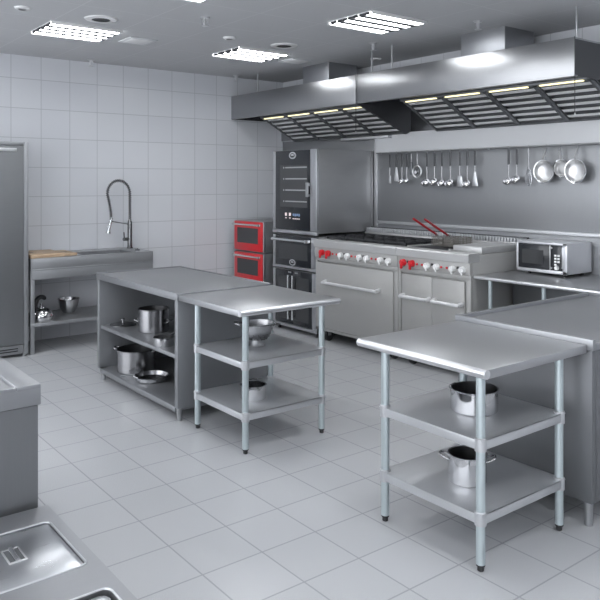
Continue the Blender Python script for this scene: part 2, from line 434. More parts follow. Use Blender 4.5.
def faucet():
    t = thing('faucet', 'tall spring neck pull down faucet standing on the sink bench', 'faucet', (3.53, 7.7, .943))
    x, y = 3.515, 7.7
    m = MB()
    m.lathe([(0, 0), (.034, 0), (.034, .012), (.027, .02), (.026, .30), (.016, .32), (0, .32)], 20, Matrix.Translation((x, y, .943)))
    m.build('body', M['faucet'], t)
    pts = []
    za = 1.26; zt = 1.56; R = .135; ax = x - R
    for k in range(8): pts.append((x, y, za + (zt - za) * k / 7))
    for k in range(1, 15): a = PI * k / 14; pts.append((ax + R * math.cos(a), y, zt + R * 1.15 * math.sin(a)))
    xe = ax - R
    for k in range(1, 9): f = k / 8; pts.append((xe + .045 * math.sin(f * PI / 2), y, zt - .28 * f))
    MB().tube(pts, .009, 10).build('hose', M['faucet'], t)
    # spring around it
    sp = []; turns = 46; N = turns * 8; 
    cum = [0]
    for a, b in zip(pts, pts[1:]): cum.append(cum[-1] + (Vector(b) - Vector(a)).length)
    for i in range(N + 1):
        s = cum[-1] * i / N
        j = max(0, min(len(pts) - 2, next((q for q in range(len(cum) - 1) if cum[q + 1] >= s), len(pts) - 2)))
        f = (s - cum[j]) / (cum[j + 1] - cum[j]); p = Vector(pts[j]).lerp(Vector(pts[j + 1]), f)
        tn = (Vector(pts[j + 1]) - Vector(pts[j])).normalized(); u = Vector((0, 1, 0)); w = tn.cross(u)
        a = 2 * PI * i / 8
        sp.append(p + (u * math.cos(a) + w * math.sin(a)) * .0165)
    MB().tube(sp, .0042, 5).build('spring', M['faucet'], t)
    e = Vector(pts[-1])
    h = MB(); h.cyl(e + Vector((.004, 0, .02)), e + Vector((-.03, 0, -.12)), .018, .020, 16); h.cyl(e + Vector((-.03, 0, -.12)), e + Vector((-.038, 0, -.155)), .021, .032, 16)
    h.cyl(e + Vector((-.03, 0, -.06)), e + Vector((-.055, 0, -.10)), .005, None, 8)
    h.build('spray_head', M['chrome'], t)
    MB().tube([(x, y, 1.215), (e.x + .02, y, 1.255), (e.x - .01, y, 1.262)], .006, 8).build('holder_arm', M['faucet'], t)
    l = MB(); l.cyl((x, y, 1.05), (x - .085, y - .02, 1.05), .019, None, 14); l.cyl((x - .075, y - .02, 1.055), (x - .085, y - .03, 1.13), .007, None, 8)
    l.build('lever', M['faucet'], t)
faucet()
t = thing('drain_knob', 'small dark round knob on the sink bench beside the faucet', 'knob', (3.53, 7.5, .943))
MB().lathe([(0, 0), (.026, 0), (.026, .010), (.018, .016), (0, .016)], 20, Matrix.Translation((3.47, 7.40, .943))).build('cap', M['steeldark'], t)
MB().lathe([(0, .016), (.008, .016), (.008, .022), (0, .022)], 12, Matrix.Translation((3.47, 7.40, .943))).build('grip', M['black'], t)
def board(x0, x1, y0, y1, z0, z1, lab):
    t = thing('chopping_board', lab, 'chopping board', ((x0 + x1) / 2, (y0 + y1) / 2, z0), 'chopping boards on the sink bench')
    MB().prism(rrect(x0, x1, y0, y1, .015, 4), 'Z', z0, z1, .003).build('slab', M['wood'], t)
    MB().prism(rrect(x0 + .03, x0 + .10, (y0 + y1) / 2 - .014, (y0 + y1) / 2 + .014, .012, 4), 'Z', z1, z1 + .0008).build('hand_hole', M['dark'], t)
board(2.252, 2.60, 7.22, 7.68, .946, .984, 'thick pale wooden chopping board on the sink bench beside the refrigerator')
board(2.603, 2.74, 7.26, 7.66, .946, .972, 'small lower wooden board right of the thick chopping board')

# ------------------------------------------------------------------ cookware
def pot(name, label, cat, loc, r, h, mat, handles='loop', rot=0., group=None, rim=.005, flare=1.0, inner=None, wall=.004, hz=.8):
    t = thing(name, label, cat, (0, 0, 0), group)
    prof = [(0, .0), (r * .96 / flare, .0), (r / flare, .006), (r, h - .004), (r + rim, h), (r + rim, h + .003), (r - wall, h + .002)]
    MB().lathe(prof, 44).build('body', mat, t)
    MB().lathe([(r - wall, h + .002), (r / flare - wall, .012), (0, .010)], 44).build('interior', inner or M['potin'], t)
    if handles == 'loop':
        for s in (-1, 1):
            a = rot + (0 if s > 0 else PI); ca, sa = math.cos(a), math.sin(a)
            def P(o, w, z): return (ca * (r + o) - sa * w, sa * (r + o) + ca * w, z)
            z = h * hz; w = .034
            MB().tube([P(-.004, -w, z), P(.022, -w, z + .010), P(.036, -w * .7, z + .016), P(.040, 0, z + .018), P(.036, w * .7, z + .016), P(.022, w, z + .010), P(-.004, w, z)], .0055, 8).build('handle', M['satin'], t)
    elif handles == 'long':
        ca, sa = math.cos(rot), math.sin(rot)
        MB().tube([(ca * (r - .003), sa * (r - .003), h * .75), (ca * (r + .05), sa * (r + .05), h * .9), (ca * (r + .17), sa * (r + .17), h * 1.0), (ca * (r + .19), sa * (r + .19), h * 1.0)], [.008, .006, .008, .005], 8).build('handle', M['satin'], t)
    t.location = loc
    return t
def lid(label, loc, r, tilt=0, name='pot_cover', group=None):
    t = thing(name, label, 'lid', (0, 0, 0), group)
    MB().lathe([(0, .0), (r - .01, .0), (r, .003), (r, .008), (r - .01, .010), (r * .5, .022), (0, .026)], 40).build('cover', M['satin'], t)
    MB().lathe([(0, .026), (.006, .026), (.006, .042), (.017, .046), (.017, .054), (0, .058)], 16).build('knob', M['satin'], t)
    t.location = loc
    return t

# on the sink bench shelf
def kettle():
    t = thing('kettle', 'round shiny kettle with black handle on the shelf under the sink', 'kettle', (0, 0, 0))
    r = .108
    MB().lathe([(0, 0), (.098, 0), (r, .02), (r, .045), (.09, .08), (.06, .105), (.045, .11), (0, .112)], 36).build('body', M['polished'], t)
    MB().lathe([(.046, .109), (.04, .118), (.010, .125), (.010, .135), (.014, .145), (0, .15)], 20).build('lid', M['polished'], t)
    MB().cyl((-.085, 0, .06), (-.135, -.02, .10), .016, .010, 12).build('spout', M['polished'], t)
    pts = []
    for k in range(13):
        a = math.radians(205 - 160 * k / 12); pts.append((.075 * math.cos(a) - .005, 0, .125 + .085 * math.sin(a)))
    MB().tube(pts, [.018] + [.024] * 5 + [.020] * 6 + [.014], 10).build('handle', M['black'], t)
    t.location = (2.405, 7.37, .306); t.rotation_euler[2] = .5; t.scale = (1.12, 1.12, 1.1)
kettle()
def bowl():
    t = thing('mixing_bowl', 'shiny round steel bowl on the shelf under the sink', 'bowl', (0, 0, 0))
    MB().lathe([(0, 0), (.045, 0), (.06, .004), (.088, .05), (.106, .12), (.112, .145), (.120, .148), (.120, .152), (.108, .150)], 36).build('shell', M['polished'], t)
    MB().lathe([(.108, .150), (.102, .12), (.085, .055), (.055, .01), (0, .008)], 36).build('interior', M['satin'], t)
    t.location = (2.77, 7.60, .306)
bowl()

# ------------------------------------------------------------------ left island (open pot cupboard)
def island():
    t = thing('pot_cupboard', 'grey steel island cupboard with open shelves of pots', 'cupboard', (2.84, 5.27, 0))
    x0, x1, y0, y1, zt = 2.432, 3.25, 4.545, 6.01, .912
    zb = .095
    m = MB(); m.box(x0, x1, y0, y1, zt - .052, zt - .006, .003)
    m.box(x0, x0 + .012, y0, y1, zt - .01, zt, .003); m.box(x1 - .014, x1, y0, y1, zt - .01, zt + .004, .003); m.box(x0, x1, y0, y0 + .012, zt - .01, zt, .003); m.box(x0, x1, y1 - .012, y1, zt - .01, zt + .004, .003)
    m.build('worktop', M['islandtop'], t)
    MB().box(x0 + .006, x1 - .01, y0 + .006, y0 + .05, zb, zt - .054, .003).build('side_panel', M['island'], t)
    MB().box(x0 + .006, x1 - .01, y1 - .05, y1 - .006, zb, zt - .054, .003).build('side_panel', M['island'], t)
    MB().box(x1 - .05, x1 - .012, y0 + .052, y1 - .052, zb, zt - .054, .002).build('back_panel', M['island'], t)
    MB().box(x0 + .018, x1 - .052, y0 + .052, y1 - .052, .438, .468, .003).build('shelf', M['island'], t)
    MB().box(x0 + .008, x1 - .052, y0 + .052, y1 - .052, .062, .100, .003).build('bottom_shelf', M['island'], t)
    for x in (x0 + .04, x1 - .05):
        for y in (y0 + .04, y1 - .07): MB().cyl((x, y, 0), (x, y, .10), .017, .024, 18).build('foot', M['steel'], t)
M['islandtop'] = brushed('island_top', (.30, .306, .318), .46, (3, 90, 10), metal=.8)
island()
pot('stockpot', 'tall steel stockpot on the upper shelf of the open cupboard', 'pot', (2.70, 5.45, .469), .124, .185, M['satin'], rot=2.3, hz=.42)
pot('stockpot', 'steel stockpot behind the small saucepan, at right on the upper cupboard shelf', 'pot', (2.86, 5.12, .469), .125, .19, M['satin'], rot=1.2, hz=.6)
pot('saucepan', 'small shiny saucepan on the front right of the upper cupboard shelf', 'pot', (2.52, 4.915, .469), .075, .062, M['polished'], 'long', rot=.6)
lid('flat steel pot lid lying at left on the upper cupboard shelf', (2.60, 5.835, .469), .112)
pot('stockpot', 'large wide stockpot on the bottom shelf of the open cupboard', 'pot', (2.655, 5.69, .101), .160, .185, M['satin'], rot=2.25, hz=.93)
def drypan():
    t = thing('frying_pan', 'shallow shiny pan lying at front of the bottom cupboard shelf', 'pan', (0, 0, 0))
    r = .135
    MB().lathe([(0, 0), (r - .02, 0), (r - .006, .01), (r, .038), (r + .006, .042), (r - .004, .044)], 40).build('body', M['polished'], t)
    MB().lathe([(r - .004, .044), (r - .012, .012), (r - .03, .004), (0, .004)], 40).build('interior', M['satin'], t)
    a = 2.2; ca, sa = math.cos(a), math.sin(a)
    MB().tube([(ca * r, sa * r, .034), (ca * (r + .05), sa * (r + .05), .030), (ca * (r + .14), sa * (r + .14), .012)], [.006, .005, .006], 8).build('handle', M['steeldark'], t)
    t.location = (2.62, 5.33, .101)
drypan()

# ------------------------------------------------------------------ prep tables
def prep_table(label, lx0, lx1, ly0, ly1, x0, x1, y0, y1, roll, backedge):
    t = thing('prep_table', label, 'table', ((lx0 + lx1) / 2, (ly0 + ly1) / 2, 0), 'steel prep tables')
    z0, z1 = .862, .902; r = (z1 - z0) / 2
    m = MB()
    rx, ry = (x0 + r if roll == 'X' else x0), (y0 + r if roll == 'Y' else y0)
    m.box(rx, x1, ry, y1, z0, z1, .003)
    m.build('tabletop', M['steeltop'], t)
    e = MB()
    if roll == 'X':
        e.cyl((x0 + r, y0 - .0015, z0 + r), (x0 + r, y1 + .0015, z0 + r), r, None, 24)
    else:
        e.cyl((x0 - .0015, y0 + r, z0 + r), (x1 + .0015, y0 + r, z0 + r), r, None, 24)
    e.build('rolled_edge', M['edge'], t)
    for nm, zs in (('shelf', .575), ('shelf', .252)):
        s = MB(); s.box(lx0 - .022, lx1 + .022, ly0 - .022, ly1 + .022, zs - .006, zs, .002)
        for a in ((lx0 - .022, lx0 - .016, ly0, ly1), (lx1 + .016, lx1 + .022, ly0, ly1), (lx0, lx1, ly0 - .022, ly0 - .016), (lx0, lx1, ly1 + .016, ly1 + .022)):
            s.box(*a, zs - .042, zs, .002)
        s.build(nm, M['shelf'], t)
    for x in (lx0, lx1):
        for y in (ly0, ly1):
            g = MB().cyl((x, y, .031), (x, y, z0), .0205, None, 24).build('leg', M['galv'], t)
            MB().lathe([(.010, 0), (.0145, .003), (.0145, .022), (.0195, .024), (.0195, .032), (.01, .032)], 18, Matrix.Translation((x, y, 0))).build('foot', M['rubber'], g)
            for zs in (.575, .252):
                MB().lathe([(.0206, zs - .052), (.0265, zs - .050), (.0265, zs + .006), (.0206, zs + .010)], 24, Matrix.Translation((x, y, 0))).build('collar', M['shelf'], g)
    return t
prep_table('steel prep table with two undershelves joined to the open pot cupboard', 2.495, 3.112, 3.77, 4.366, 2.442, 3.252, 3.735, 4.542, 'Y', 0)
prep_table('steel prep table with two undershelves in the right foreground', 2.556, 3.158, 2.004, 2.594, 2.478, 3.272, 1.925, 2.722, 'X', 0)
def colander():
    t = thing('colander', 'footed steel colander with two handles on the middle shelf of a table', 'colander', (0, 0, 0))
    r = .118
    MB().lathe([(.035, .036), (.066, .046), (.098, .085), (.113, .125), (r, .150), (r + .008, .155), (r + .008, .159), (r - .004, .158)], 40).build('bowl', M['satin'], t)
    MB().lathe([(r - .004, .158), (.108, .125), (.092, .088), (.062, .052), (0, .046)], 40).build('interior', M['satin'], t)
    MB().lathe([(.034, .040), (.038, .028), (.048, .006), (.056, 0), (.050, 0), (.034, .026)], 30).build('foot_ring', M['steel'], t)
    hp = MB()
    for ring, (rr, zz) in enumerate(((.096, .085), (.082, .066), (.068, .050))):
        for k in range(18):
            a = 2 * PI * (k + .5 * (ring % 2)) / 18
            hp.cyl((rr * math.cos(a), rr * math.sin(a), zz), ((rr + .0035) * math.cos(a), (rr + .0035) * math.sin(a), zz - .002), .003, None, 6)
    hp.build('perforation', M['dark'], t)
    for s in (0, PI):
        a0 = s - .88
        def P(o, w, z): return (math.cos(a0) * o - math.sin(a0) * w, math.sin(a0) * o + math.cos(a0) * w, z)
        MB().tube([P(r - .006, -.035, .140), P(r + .03, -.032, .148), P(r + .045, 0, .154), P(r + .03, .032, .148), P(r - .006, .035, .140)], .005, 8).build('handle', M['satin'], t)
    t.location = (2.81, 4.10, .576)
colander()
pot('saucepot', 'small steel pot with raised bail on the lower shelf of the joined table', 'pot', (2.71, 4.00, .253), .085, .092, M['polished'], rot=1.0, hz=.85, inner=M['satin'])
pot('saucepot', 'wide shiny handleless pot on the middle shelf of the foreground table', 'pot', (2.863, 2.285, .576), .116, .105, M['polished'], None)
pot('stockpot', 'shiny steel pot with two side handles on the foreground table bottom shelf', 'pot', (2.785, 2.262, .253), .092, .131, M['polished'], rot=-.88, hz=.82)

# ------------------------------------------------------------------ right island
def right_island():
    t = thing('work_counter', 'large steel work counter with raised rim behind the foreground table', 'counter', (4, 2.3, 0))
    x0, x1, y0, y1, zt = 3.276, 4.69, 1.895, 2.752, .93
    m = MB()
    m.box(x0 + .02, x1 - .02, y0 + .004, y1 - .02, zt - .05, zt - .022, .002)
    m.build('worktop', M['islandtop'], t)
    k = MB(); k.box(x0, x0 + .026, y0, y1, zt - .055, zt, .004); k.box(x0 + .0262, x1 - .0242, y1 - .024, y1, zt - .055, zt, .004); k.box(x1 - .024, x1, y0, y1, zt - .055, zt, .004); k.box(x0 + .0262, x1 - .0242, y0 + .001, y0 + .009, zt - .055, zt - .02, .003)
    k.build('rim', M['benchtop'], t)
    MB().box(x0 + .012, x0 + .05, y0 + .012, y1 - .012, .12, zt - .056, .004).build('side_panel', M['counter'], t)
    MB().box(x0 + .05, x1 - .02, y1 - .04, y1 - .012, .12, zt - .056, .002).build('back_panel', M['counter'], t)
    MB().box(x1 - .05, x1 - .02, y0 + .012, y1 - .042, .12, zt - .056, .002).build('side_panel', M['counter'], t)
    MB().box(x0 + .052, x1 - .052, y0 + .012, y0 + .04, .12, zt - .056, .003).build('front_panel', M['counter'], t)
    MB().box(x0 + .05, x1 - .05, y0 + .04, y1 - .04, .12, .15, .002).build('bottom_panel', M['counter'], t)
    for x in (x0 + .045, x1 - .05):
        for y in (y0 + .05, y1 - .05): MB().cyl((x, y, 0), (x, y, .12), .020, .024, 18).build('foot', M['steel'], t)
right_island()

# ------------------------------------------------------------------ foreground bench pieces at lower left
def bench():
    t = thing('steel_cabinet', 'grey steel cabinet at the left edge behind the low bench with lids', 'cabinet', (.5, 3.3, 0))
    x0, x1, y0, y1, z = .10, .942, 2.89, 4.3, .9
    MB().box(x0 + .008, x1 - .008, y0 + .008, y1, .02, z - .085, .003).build('body', M['counter'], t)
    m = MB(); m.box(x0, x1, y0, y1, z - .083, z - .014, .003)
    m.box(x1 - .095, x1, y0, y1, z - .02, z, .004); m.box(x0, x1 - .0955, y0, y0 + .022, z - .02, z - .0005, .004); m.box(x0, x0 + .06, y0, y1, z - .02, z, .003)
    m.build('worktop', M['benchtop'], t)
bench()
def low_bench():
    t = thing('serving_bench', 'low steel bench with sunken wells in the bottom left foreground', 'serving bench', (.5, 2.1, 0))
    x0, x1, y0, y1, z = .10, .962, 1.30, 2.872, .42
    MB().box(x0 + .01, x1 - .01, y0, y1 - .002, .02, z - .30, .003).build('base', M['island'], t)
    s = MB(); s.box(x0 + .01, x0 + .02, y0, y1 - .002, z - .30, z - .022, .0); s.box(x1 - .02, x1 - .01, y0, y1 - .002, z - .30, z - .022, .0); s.box(x0 + .01, x1 - .01, y0, y0 + .01, z - .30, z - .022, .0); s.box(x0 + .01, x1 - .01, y1 - .012, y1 - .002, z - .30, z - .022, .0)
    s.build('skirt', M['island'], t)
    # deck frame around two wells
    wells = ((.25, .915, 2.345, 2.725), (.25, .915, 1.80, 2.165))
    bm = bmesh.new()
    def loop(pts, zz): return [bm.verts.new((p[0], p[1], zz)) for p in pts]
    m = MB()
    ys = [(y0, 1.80), (2.165, 2.345), (2.725, y1)]
    # exact frame with rounded wells
    tb = bmesh.new()
    n = 8
    for i, (a, b, c, d) in enumerate(wells):
        oy0, oy1 = ((2.255, y1) if i == 0 else (y0, 2.255))
        inner = rrect(a, b, c, d, .024, n)
        # outer points: project the inner ones outward to the rectangle
        cx, cy = (a + b) / 2, (c + d) / 2
        def outp(k):
            q = k // (n + 1); f = (k % (n + 1)) / n
            ox = x1 if q in (0, 3) else x0; oy = oy1 if q in (0, 1) else oy0
            px, py = inner[k]
            if q == 0: return (ox, py + (oy - py) * min(1, 2 * f)) if f <= .5 else (px + (ox - px) * min(1, 2 * (1 - f)), oy)
            if q == 1: return (px + (ox - px) * min(1, 2 * f), oy) if f <= .5 else (ox, py + (oy - py) * min(1, 2 * (1 - f)))
            if q == 2: return (ox, py + (oy - py) * min(1, 2 * f)) if f <= .5 else (px + (ox - px) * min(1, 2 * (1 - f)), oy)
            return (px + (ox - px) * min(1, 2 * f), oy) if f <= .5 else (ox, py + (oy - py) * min(1, 2 * (1 - f)))
        N = len(inner)
        vi = [tb.verts.new((*inner[k], z)) for k in range(N)]
        vd = [tb.verts.new((*inner[k], z - .02)) for k in range(N)]
        vo = [tb.verts.new((*outp(k), z)) for k in range(N)]
        for k in range(N):
            k2 = (k + 1) % N
            try: tb.faces.new((vi[k], vi[k2], vo[k2], vo[k]))
            except Exception: pass
            tb.faces.new((vi[k2], vi[k], vd[k], vd[k2]))
    bmesh.ops.remove_doubles(tb, verts=tb.verts, dist=1e-4)
    bmesh.ops.recalc_face_normals(tb, faces=tb.faces)
    for fc in tb.faces:
        if abs(fc.normal.z) > .5 and fc.normal.z < 0: fc.normal_flip()
    m._merge(tb)
    m.box(x0, x1, y0, y0 + .006, z - .05, z - .0005, .001); m.box(x1 - .006, x1, y0, y1, z - .05, z - .0005, .002); m.box(x0, x0 + .006, y0, y1, z - .05, z - .0005, .001)
    m.build('deck', M['benchtop'], t)
    for (a, b, c, d) in wells:
        # raised bead round each well
        pts = [(p[0], p[1], z + .0005) for p in rrect(a - .004, b + .004, c - .004, d + .004, .028, 8)]
        MB().tube(pts, .004, 8, True).build('bead', M['shelf'], t)
    a, b, c, d = wells[0]
    w = MB()
    for i, (a, b, c, d) in enumerate(wells):
        w.box(a - .01, b + .01, c - .01, d + .01, z - .2, z - .19, 0)
        w.box(a - .012, a - .008, c - .01, d + .01, z - .19, z - .02, 0); w.box(b + .008, b + .012, c - .01, d + .01, z - .19, z - .02, 0)
        w.box(a - .01, b + .01, c - .012, c - .008, z - .19, z - .02, 0); w.box(a - .01, b + .01, d + .008, d + .012, z - .19, z - .02, 0)
    w.build('well', M['steeldark'], t)
    bm.free()
low_bench()
def panlid():
    t = thing('well_lid', 'flat brushed steel lid with recessed grip on the bottom left bench', 'lid', (.55, 2.53, .405))
    a, b, c, d, z = .2525, .9125, 2.3475, 2.7225, .404
    m = MB(); m.prism(rrect(a, b, c, d, .022, 6), 'Z', z, z + .014, .003); m.build('cover', M['lidsteel'], t)
    h = MB()
    gx0, gx1, gy0, gy1 = .716, .766, 2.508, 2.602
    zz = z + .0145
    h.box(gx0 - .006, gx0, gy0 - .006, gy1 + .006, zz - .004, zz + .003, .001); h.box(gx1, gx1 + .006, gy0 - .006, gy1 + .006, zz - .004, zz + .003, .001)
    h.box(gx0, gx1, gy0 - .006, gy0, zz - .004, zz + .003, .001); h.box(gx0, gx1, gy1, gy1 + .006, zz - .004, zz + .003, .001)
    h.build('grip_frame', M['edge'], t)
    MB().box(gx0, gx1, gy0, gy1, zz - .003, zz + .0002, 0).build('grip_recess', M['steeldark'], t)
    MB().cyl(((gx0 + gx1) / 2, gy0, zz + .002), ((gx0 + gx1) / 2, gy1, zz + .002), .009, None, 14).build('grip_bar', M['polished'], t)
M['lidsteel'] = brushed('lid_steel', (.50, .51, .53), .30, (3, 120, 10))
panlid()
def foodpan():
    t = thing('food_pan', 'open steel food pan sunk in the near well, cut by the bottom edge', 'food pan', (.6, 1.98, .25))
    a, b, c, d, zt, zb = .262, .903, 1.812, 2.153, .412, .29
    pts = rrect(a, b, c, d, .03, 6)
    tb = bmesh.new(); N = len(pts); cx, cy = (a + b) / 2, (c + d) / 2
    def ring(s, z): return [tb.verts.new((cx + (p[0] - cx) * (1 - 2 * s / (b - a)), cy + (p[1] - cy) * (1 - 2 * s / (d - c)), z)) for p in pts]
    R = [ring(0, zt), ring(.012, zt + .002), ring(.016, zt - .004), ring(.026, zb + .01), ring(.036, zb)]
    for A, B in zip(R, R[1:]):
        for k in range(N): tb.faces.new((A[k], A[(k + 1) % N], B[(k + 1) % N], B[k]))
    tb.faces.new(R[-1]); bmesh.ops.recalc_face_normals(tb, faces=tb.faces)
    m = MB(); m._merge(tb); o = m.build('pan', M['steel'], t)
foodpan()

# ------------------------------------------------------------------ ovens
def logo(y, z, x, parent, s=1.0):
    def oval(a, b, n=28): return [(y + a * math.cos(2 * PI * k / n), z + b * math.sin(2 * PI * k / n)) for k in range(n)]
    g = MB().prism(oval(.068 * s, .042 * s), 'X', x - .004, x).build('emblem', M['edge'], parent)
    MB().prism(oval(.046 * s, .027 * s), 'X', x - .0048, x - .004).build('emblem_field', M['black'], g)
    q = MB(); q.prism([(y - .030 * s, z - .003 * s), (y + .030 * s, z - .003 * s), (y + .024 * s, z + .015 * s), (y - .024 * s, z + .015 * s)], 'X', x - .0054, x - .0048)
    q.build('emblem_mark', M['edge'], g)

XT = 4.93; TY0, TY1 = 6.055, 6.866
def proofer():
    t = thing('proofing_cabinet', 'tall black glass door oven with racks, on top of the oven tower', 'oven', (5.3, 6.46, 1.115))
    z0, z1 = 1.115, 2.06
    b = MB(); b.box(XT + .03, 5.775, TY0, TY1, z0 + .02, z1, .006); b.box(5.735, 5.765, TY0 - .006, TY0, z0 + .02, z1, .002)
    b.build('body', M['towerside'], t)
    MB().box(XT, XT + .032, TY0, TY0 + .115, z0 + .042, z1, .006).build('side_frame', M['edgegrey'], t); MB().box(XT, XT + .032, TY1 - .045, TY1, z0 + .042, z1, .006).build('side_frame', M['edgegrey'], t)
    MB().box(XT - .004, XT + .03, TY0 - .002, TY1 + .002, z0, z0 + .04, .004).build('base_strip', M['edgegrey'], t)
    d = MB().box(XT + .004, XT + .03, TY0 + .117, TY1 - .047, z0 + .045, z1 - .005, .003).build('door', M['glass'], t)
    gy0, gy1 = TY0 + .165, TY1 - .13
    MB().box(XT + .0025, XT + .004, gy0, gy1, z0 + .30, z1 - .17, 0).build('window', M['window'], d)
    r = MB()
    for k in range(4):
        z = z0 + .365 + k * .128
        r.box(XT + .0005, XT + .0025, gy0 + .01, gy1 - .11, z - .007, z + .007, 0)
        r.cyl((XT + .002, gy1 - .08, z), (XT - .0005, gy1 - .08, z), .010, None, 10)
    r.build('rack', M['rack'], d)
    logo((TY0 + TY1) / 2 + .03, z1 - .06, XT + .004, d, .95)
    i = MB()
    for k in range(2): yy = gy1 - .12 - k * .075; i.box(XT + .002, XT + .004, yy - .018, yy + .018, z0 + .20, z0 + .235, 0); i.box(XT + .002, XT + .004, yy - .014, yy + .014, z0 + .17, z0 + .182, 0)
    i.build('button', M['icon'], d)
    for k in range(4):
        yy = gy1 - .26 - k * .035
        MB().box(XT + .002, XT + .004, yy - .014, yy + .012, z0 + .203 - .004 * (k % 2), z0 + .228, 0).build('display', M['display'], d)
        MB().box(XT + .002, XT + .004, yy - .013, yy + .013, z0 + .165, z0 + .176, 0).build('display', M['icon'], d)
    h = MB(); h.box(XT - .035, XT - .018, TY0 + .118, TY0 + .155, z0 + .42, z0 + .58, .004); h.box(XT - .02, XT + .004, TY0 + .12, TY0 + .15, z0 + .54, z0 + .575, .003); h.box(XT - .02, XT + .004, TY0 + .12, TY0 + .15, z0 + .425, z0 + .45, .003)
    h.build('latch', M['steel'], d)
M['towerside'] = brushed('tower_side_steel', (.40, .405, .415), .42, (3, 3, 12), .05, metal=.75)
M['edgegrey'] = brushed('frame_steel', (.60, .61, .63), .32, (60, 60, 3))
M['rack'] = plain('oven_rack', (.42, .42, .43), .35, .6)
proofer()
def midoven():
    t = thing('built_in_oven', 'black glass oven with silver bar handle in the middle of the tower', 'oven', (5.3, 6.46, .715))
    z0, z1 = .715, 1.10
    MB().box(XT + .03, 5.775, TY0, TY1, z0, z1, .004).build('body', M['towerside'], t)
    f = MB(); f.box(XT, XT + .03, TY0, TY0 + .10, z0 + .03, z1 - .012, .005); f.box(XT, XT + .03, TY1 - .045, TY1, z0 + .03, z1 - .012, .005); f.box(XT - .004, XT + .03, TY0, TY1, z0 + .002, z0 + .032, .004)
    f.build('frame', M['edgegrey'], t)
    MB().box(XT + .008, XT + .03, TY0 + .002, TY1 - .002, z1 - .014, z1 - .002, .001).build('top_gap', M['dark'], t)
    d = MB().box(XT + .002, XT + .03, TY0 + .102, TY1 - .047, z0 + .036, z1 - .018, .003).build('door', M['glass'], t)
    MB().box(XT + .0005, XT + .002, TY0 + .16, TY1 - .10, z0 + .11, z1 - .10, 0).build('window', M['window'], d)
    h = MB(); yc0, yc1, zh = TY0 + .11, TY1 - .045, z1 - .055
    h.cyl((XT - .05, yc0, zh), (XT - .05, yc1, zh), .013, None, 16)
    for yy in (yc0 + .02, yc1 - .02): h.box(XT - .062, XT + .004, yy - .022, yy + .022, zh - .018, zh + .018, .006)
    h.build('handle', M['chrome'], d)
    logo((TY0 + TY1) / 2 + .03, z0 + .075, XT + .002, d, .85)
midoven()
def lowcab():
    t = thing('holding_cabinet', 'black two-door glass cabinet at the bottom of the oven tower', 'cabinet', (5.3, 6.46, 0))
    z0, z1 = .05, .70
    MB().box(XT + .03, 5.775, TY0, TY1, z0, z1, .004).build('body', M['towerside'], t)
    f = MB(); f.box(XT, XT + .03, TY0, TY0 + .085, z0, z1, .005); f.box(XT, XT + .03, TY1 - .045, TY1, z0, z1, .005); f.box(XT - .004, XT + .03, TY0, TY1, z0, z0 + .035, .003)
    f.build('frame', M['edgegrey'], t)
    ym = (TY0 + .087 + TY1 - .047) / 2
    for a, b, s in ((TY0 + .088, ym - .002, -1), (ym + .002, TY1 - .048, 1)):
        d = MB().box(XT + .002, XT + .03, a, b, z0 + .04, z1 - .004, .003).build('door', M['glass'], t)
        MB().box(XT + .0005, XT + .002, a + .05, b - .05, z0 + .09, z1 - .07, 0).build('window', M['window'], d)
        yh = ym + s * .04
        h = MB(); h.cyl((XT - .04, yh, z0 + .10), (XT - .04, yh, z1 - .05), .011, None, 12)
        for zz in (z0 + .12, z1 - .07): h.box(XT - .045, XT + .003, yh - .012, yh + .012, zz - .012, zz + .012, .003)
        h.build('handle', M['chrome'], d)
        q = MB(); [q.box(XT - .001, XT + .002, yh + s * (.005 + .03 * k) - .011, yh + s * (.005 + .03 * k) + .011, z1 - .032, z1 - .016, 0) for k in range(2)]
        q.build('door_button', M['rack'], d)
    for x in (XT + .06, 5.7):
        for y in (TY0 + .05, TY1 - .05): MB().cyl((x, y, 0), (x, y, z0), .02, None, 14).build('foot', M['rubber'], t)
lowcab()
RY0, RY1 = 7.045, 7.72
def redoven(z0, z1, lab):
    t = thing('wall_oven', lab, 'oven', (5.3, 7.38, z0), 'red ovens')
    X = 4.93
    MB().box(X + .02, 5.70, RY0, RY1, z0, z1, .006).build('body', M['steel'], t)
    f = MB(); f.box(X - .004, X + .02, RY1 - .032, RY1, z0 + .006, z1 - .006, .004); f.box(X - .004, X + .02, RY0, RY0 + .025, z0 + .006, z1 - .006, .003); f.build('frame', M['edgegrey'], t)
    d = MB().box(X - .012, X + .019, RY0 + .028, RY1 - .034, z0 + .012, z1 - .008, .006).build('door', M['red'], t)
    MB().box(X - .0135, X - .012, RY0 + .115, RY1 - .105, z0 + .105, z1 - .085, 0).build('window', M['window'], d)
    h = MB(); zh = z1 - .045
    h.cyl((X - .05, RY0 + .05, zh), (X - .05, RY1 - .05, zh), .011, None, 14)
    for yy in (RY0 + .065, RY1 - .065): h.box(X - .058, X - .011, yy - .016, yy + .016, zh - .013, zh + .013, .004)
    h.build('handle', M['chrome'], d)
redoven(.845, 1.222, 'upper of the two red enamel ovens by the tiled wall')
redoven(.462, .838, 'lower of the two red enamel ovens by the tiled wall')
t = thing('oven_stand', 'steel base cabinet carrying the two red ovens, mostly behind the open cupboard', 'stand', (5.3, 7.38, 0))
MB().box(4.95, 5.70, RY0, RY1, .06, .461, .006).build('body', M['steel'], t)
MB().box(4.935, 4.949, RY0 + .02, RY1 - .02, .08, .44, .004).build('door', M['steelv'], t)
for x in (5.0, 5.65):
    for y in (RY0 + .05, RY1 - .05): MB().cyl((x, y, 0), (x, y, .06), .02, None, 12).build('foot', M['rubber'], t)

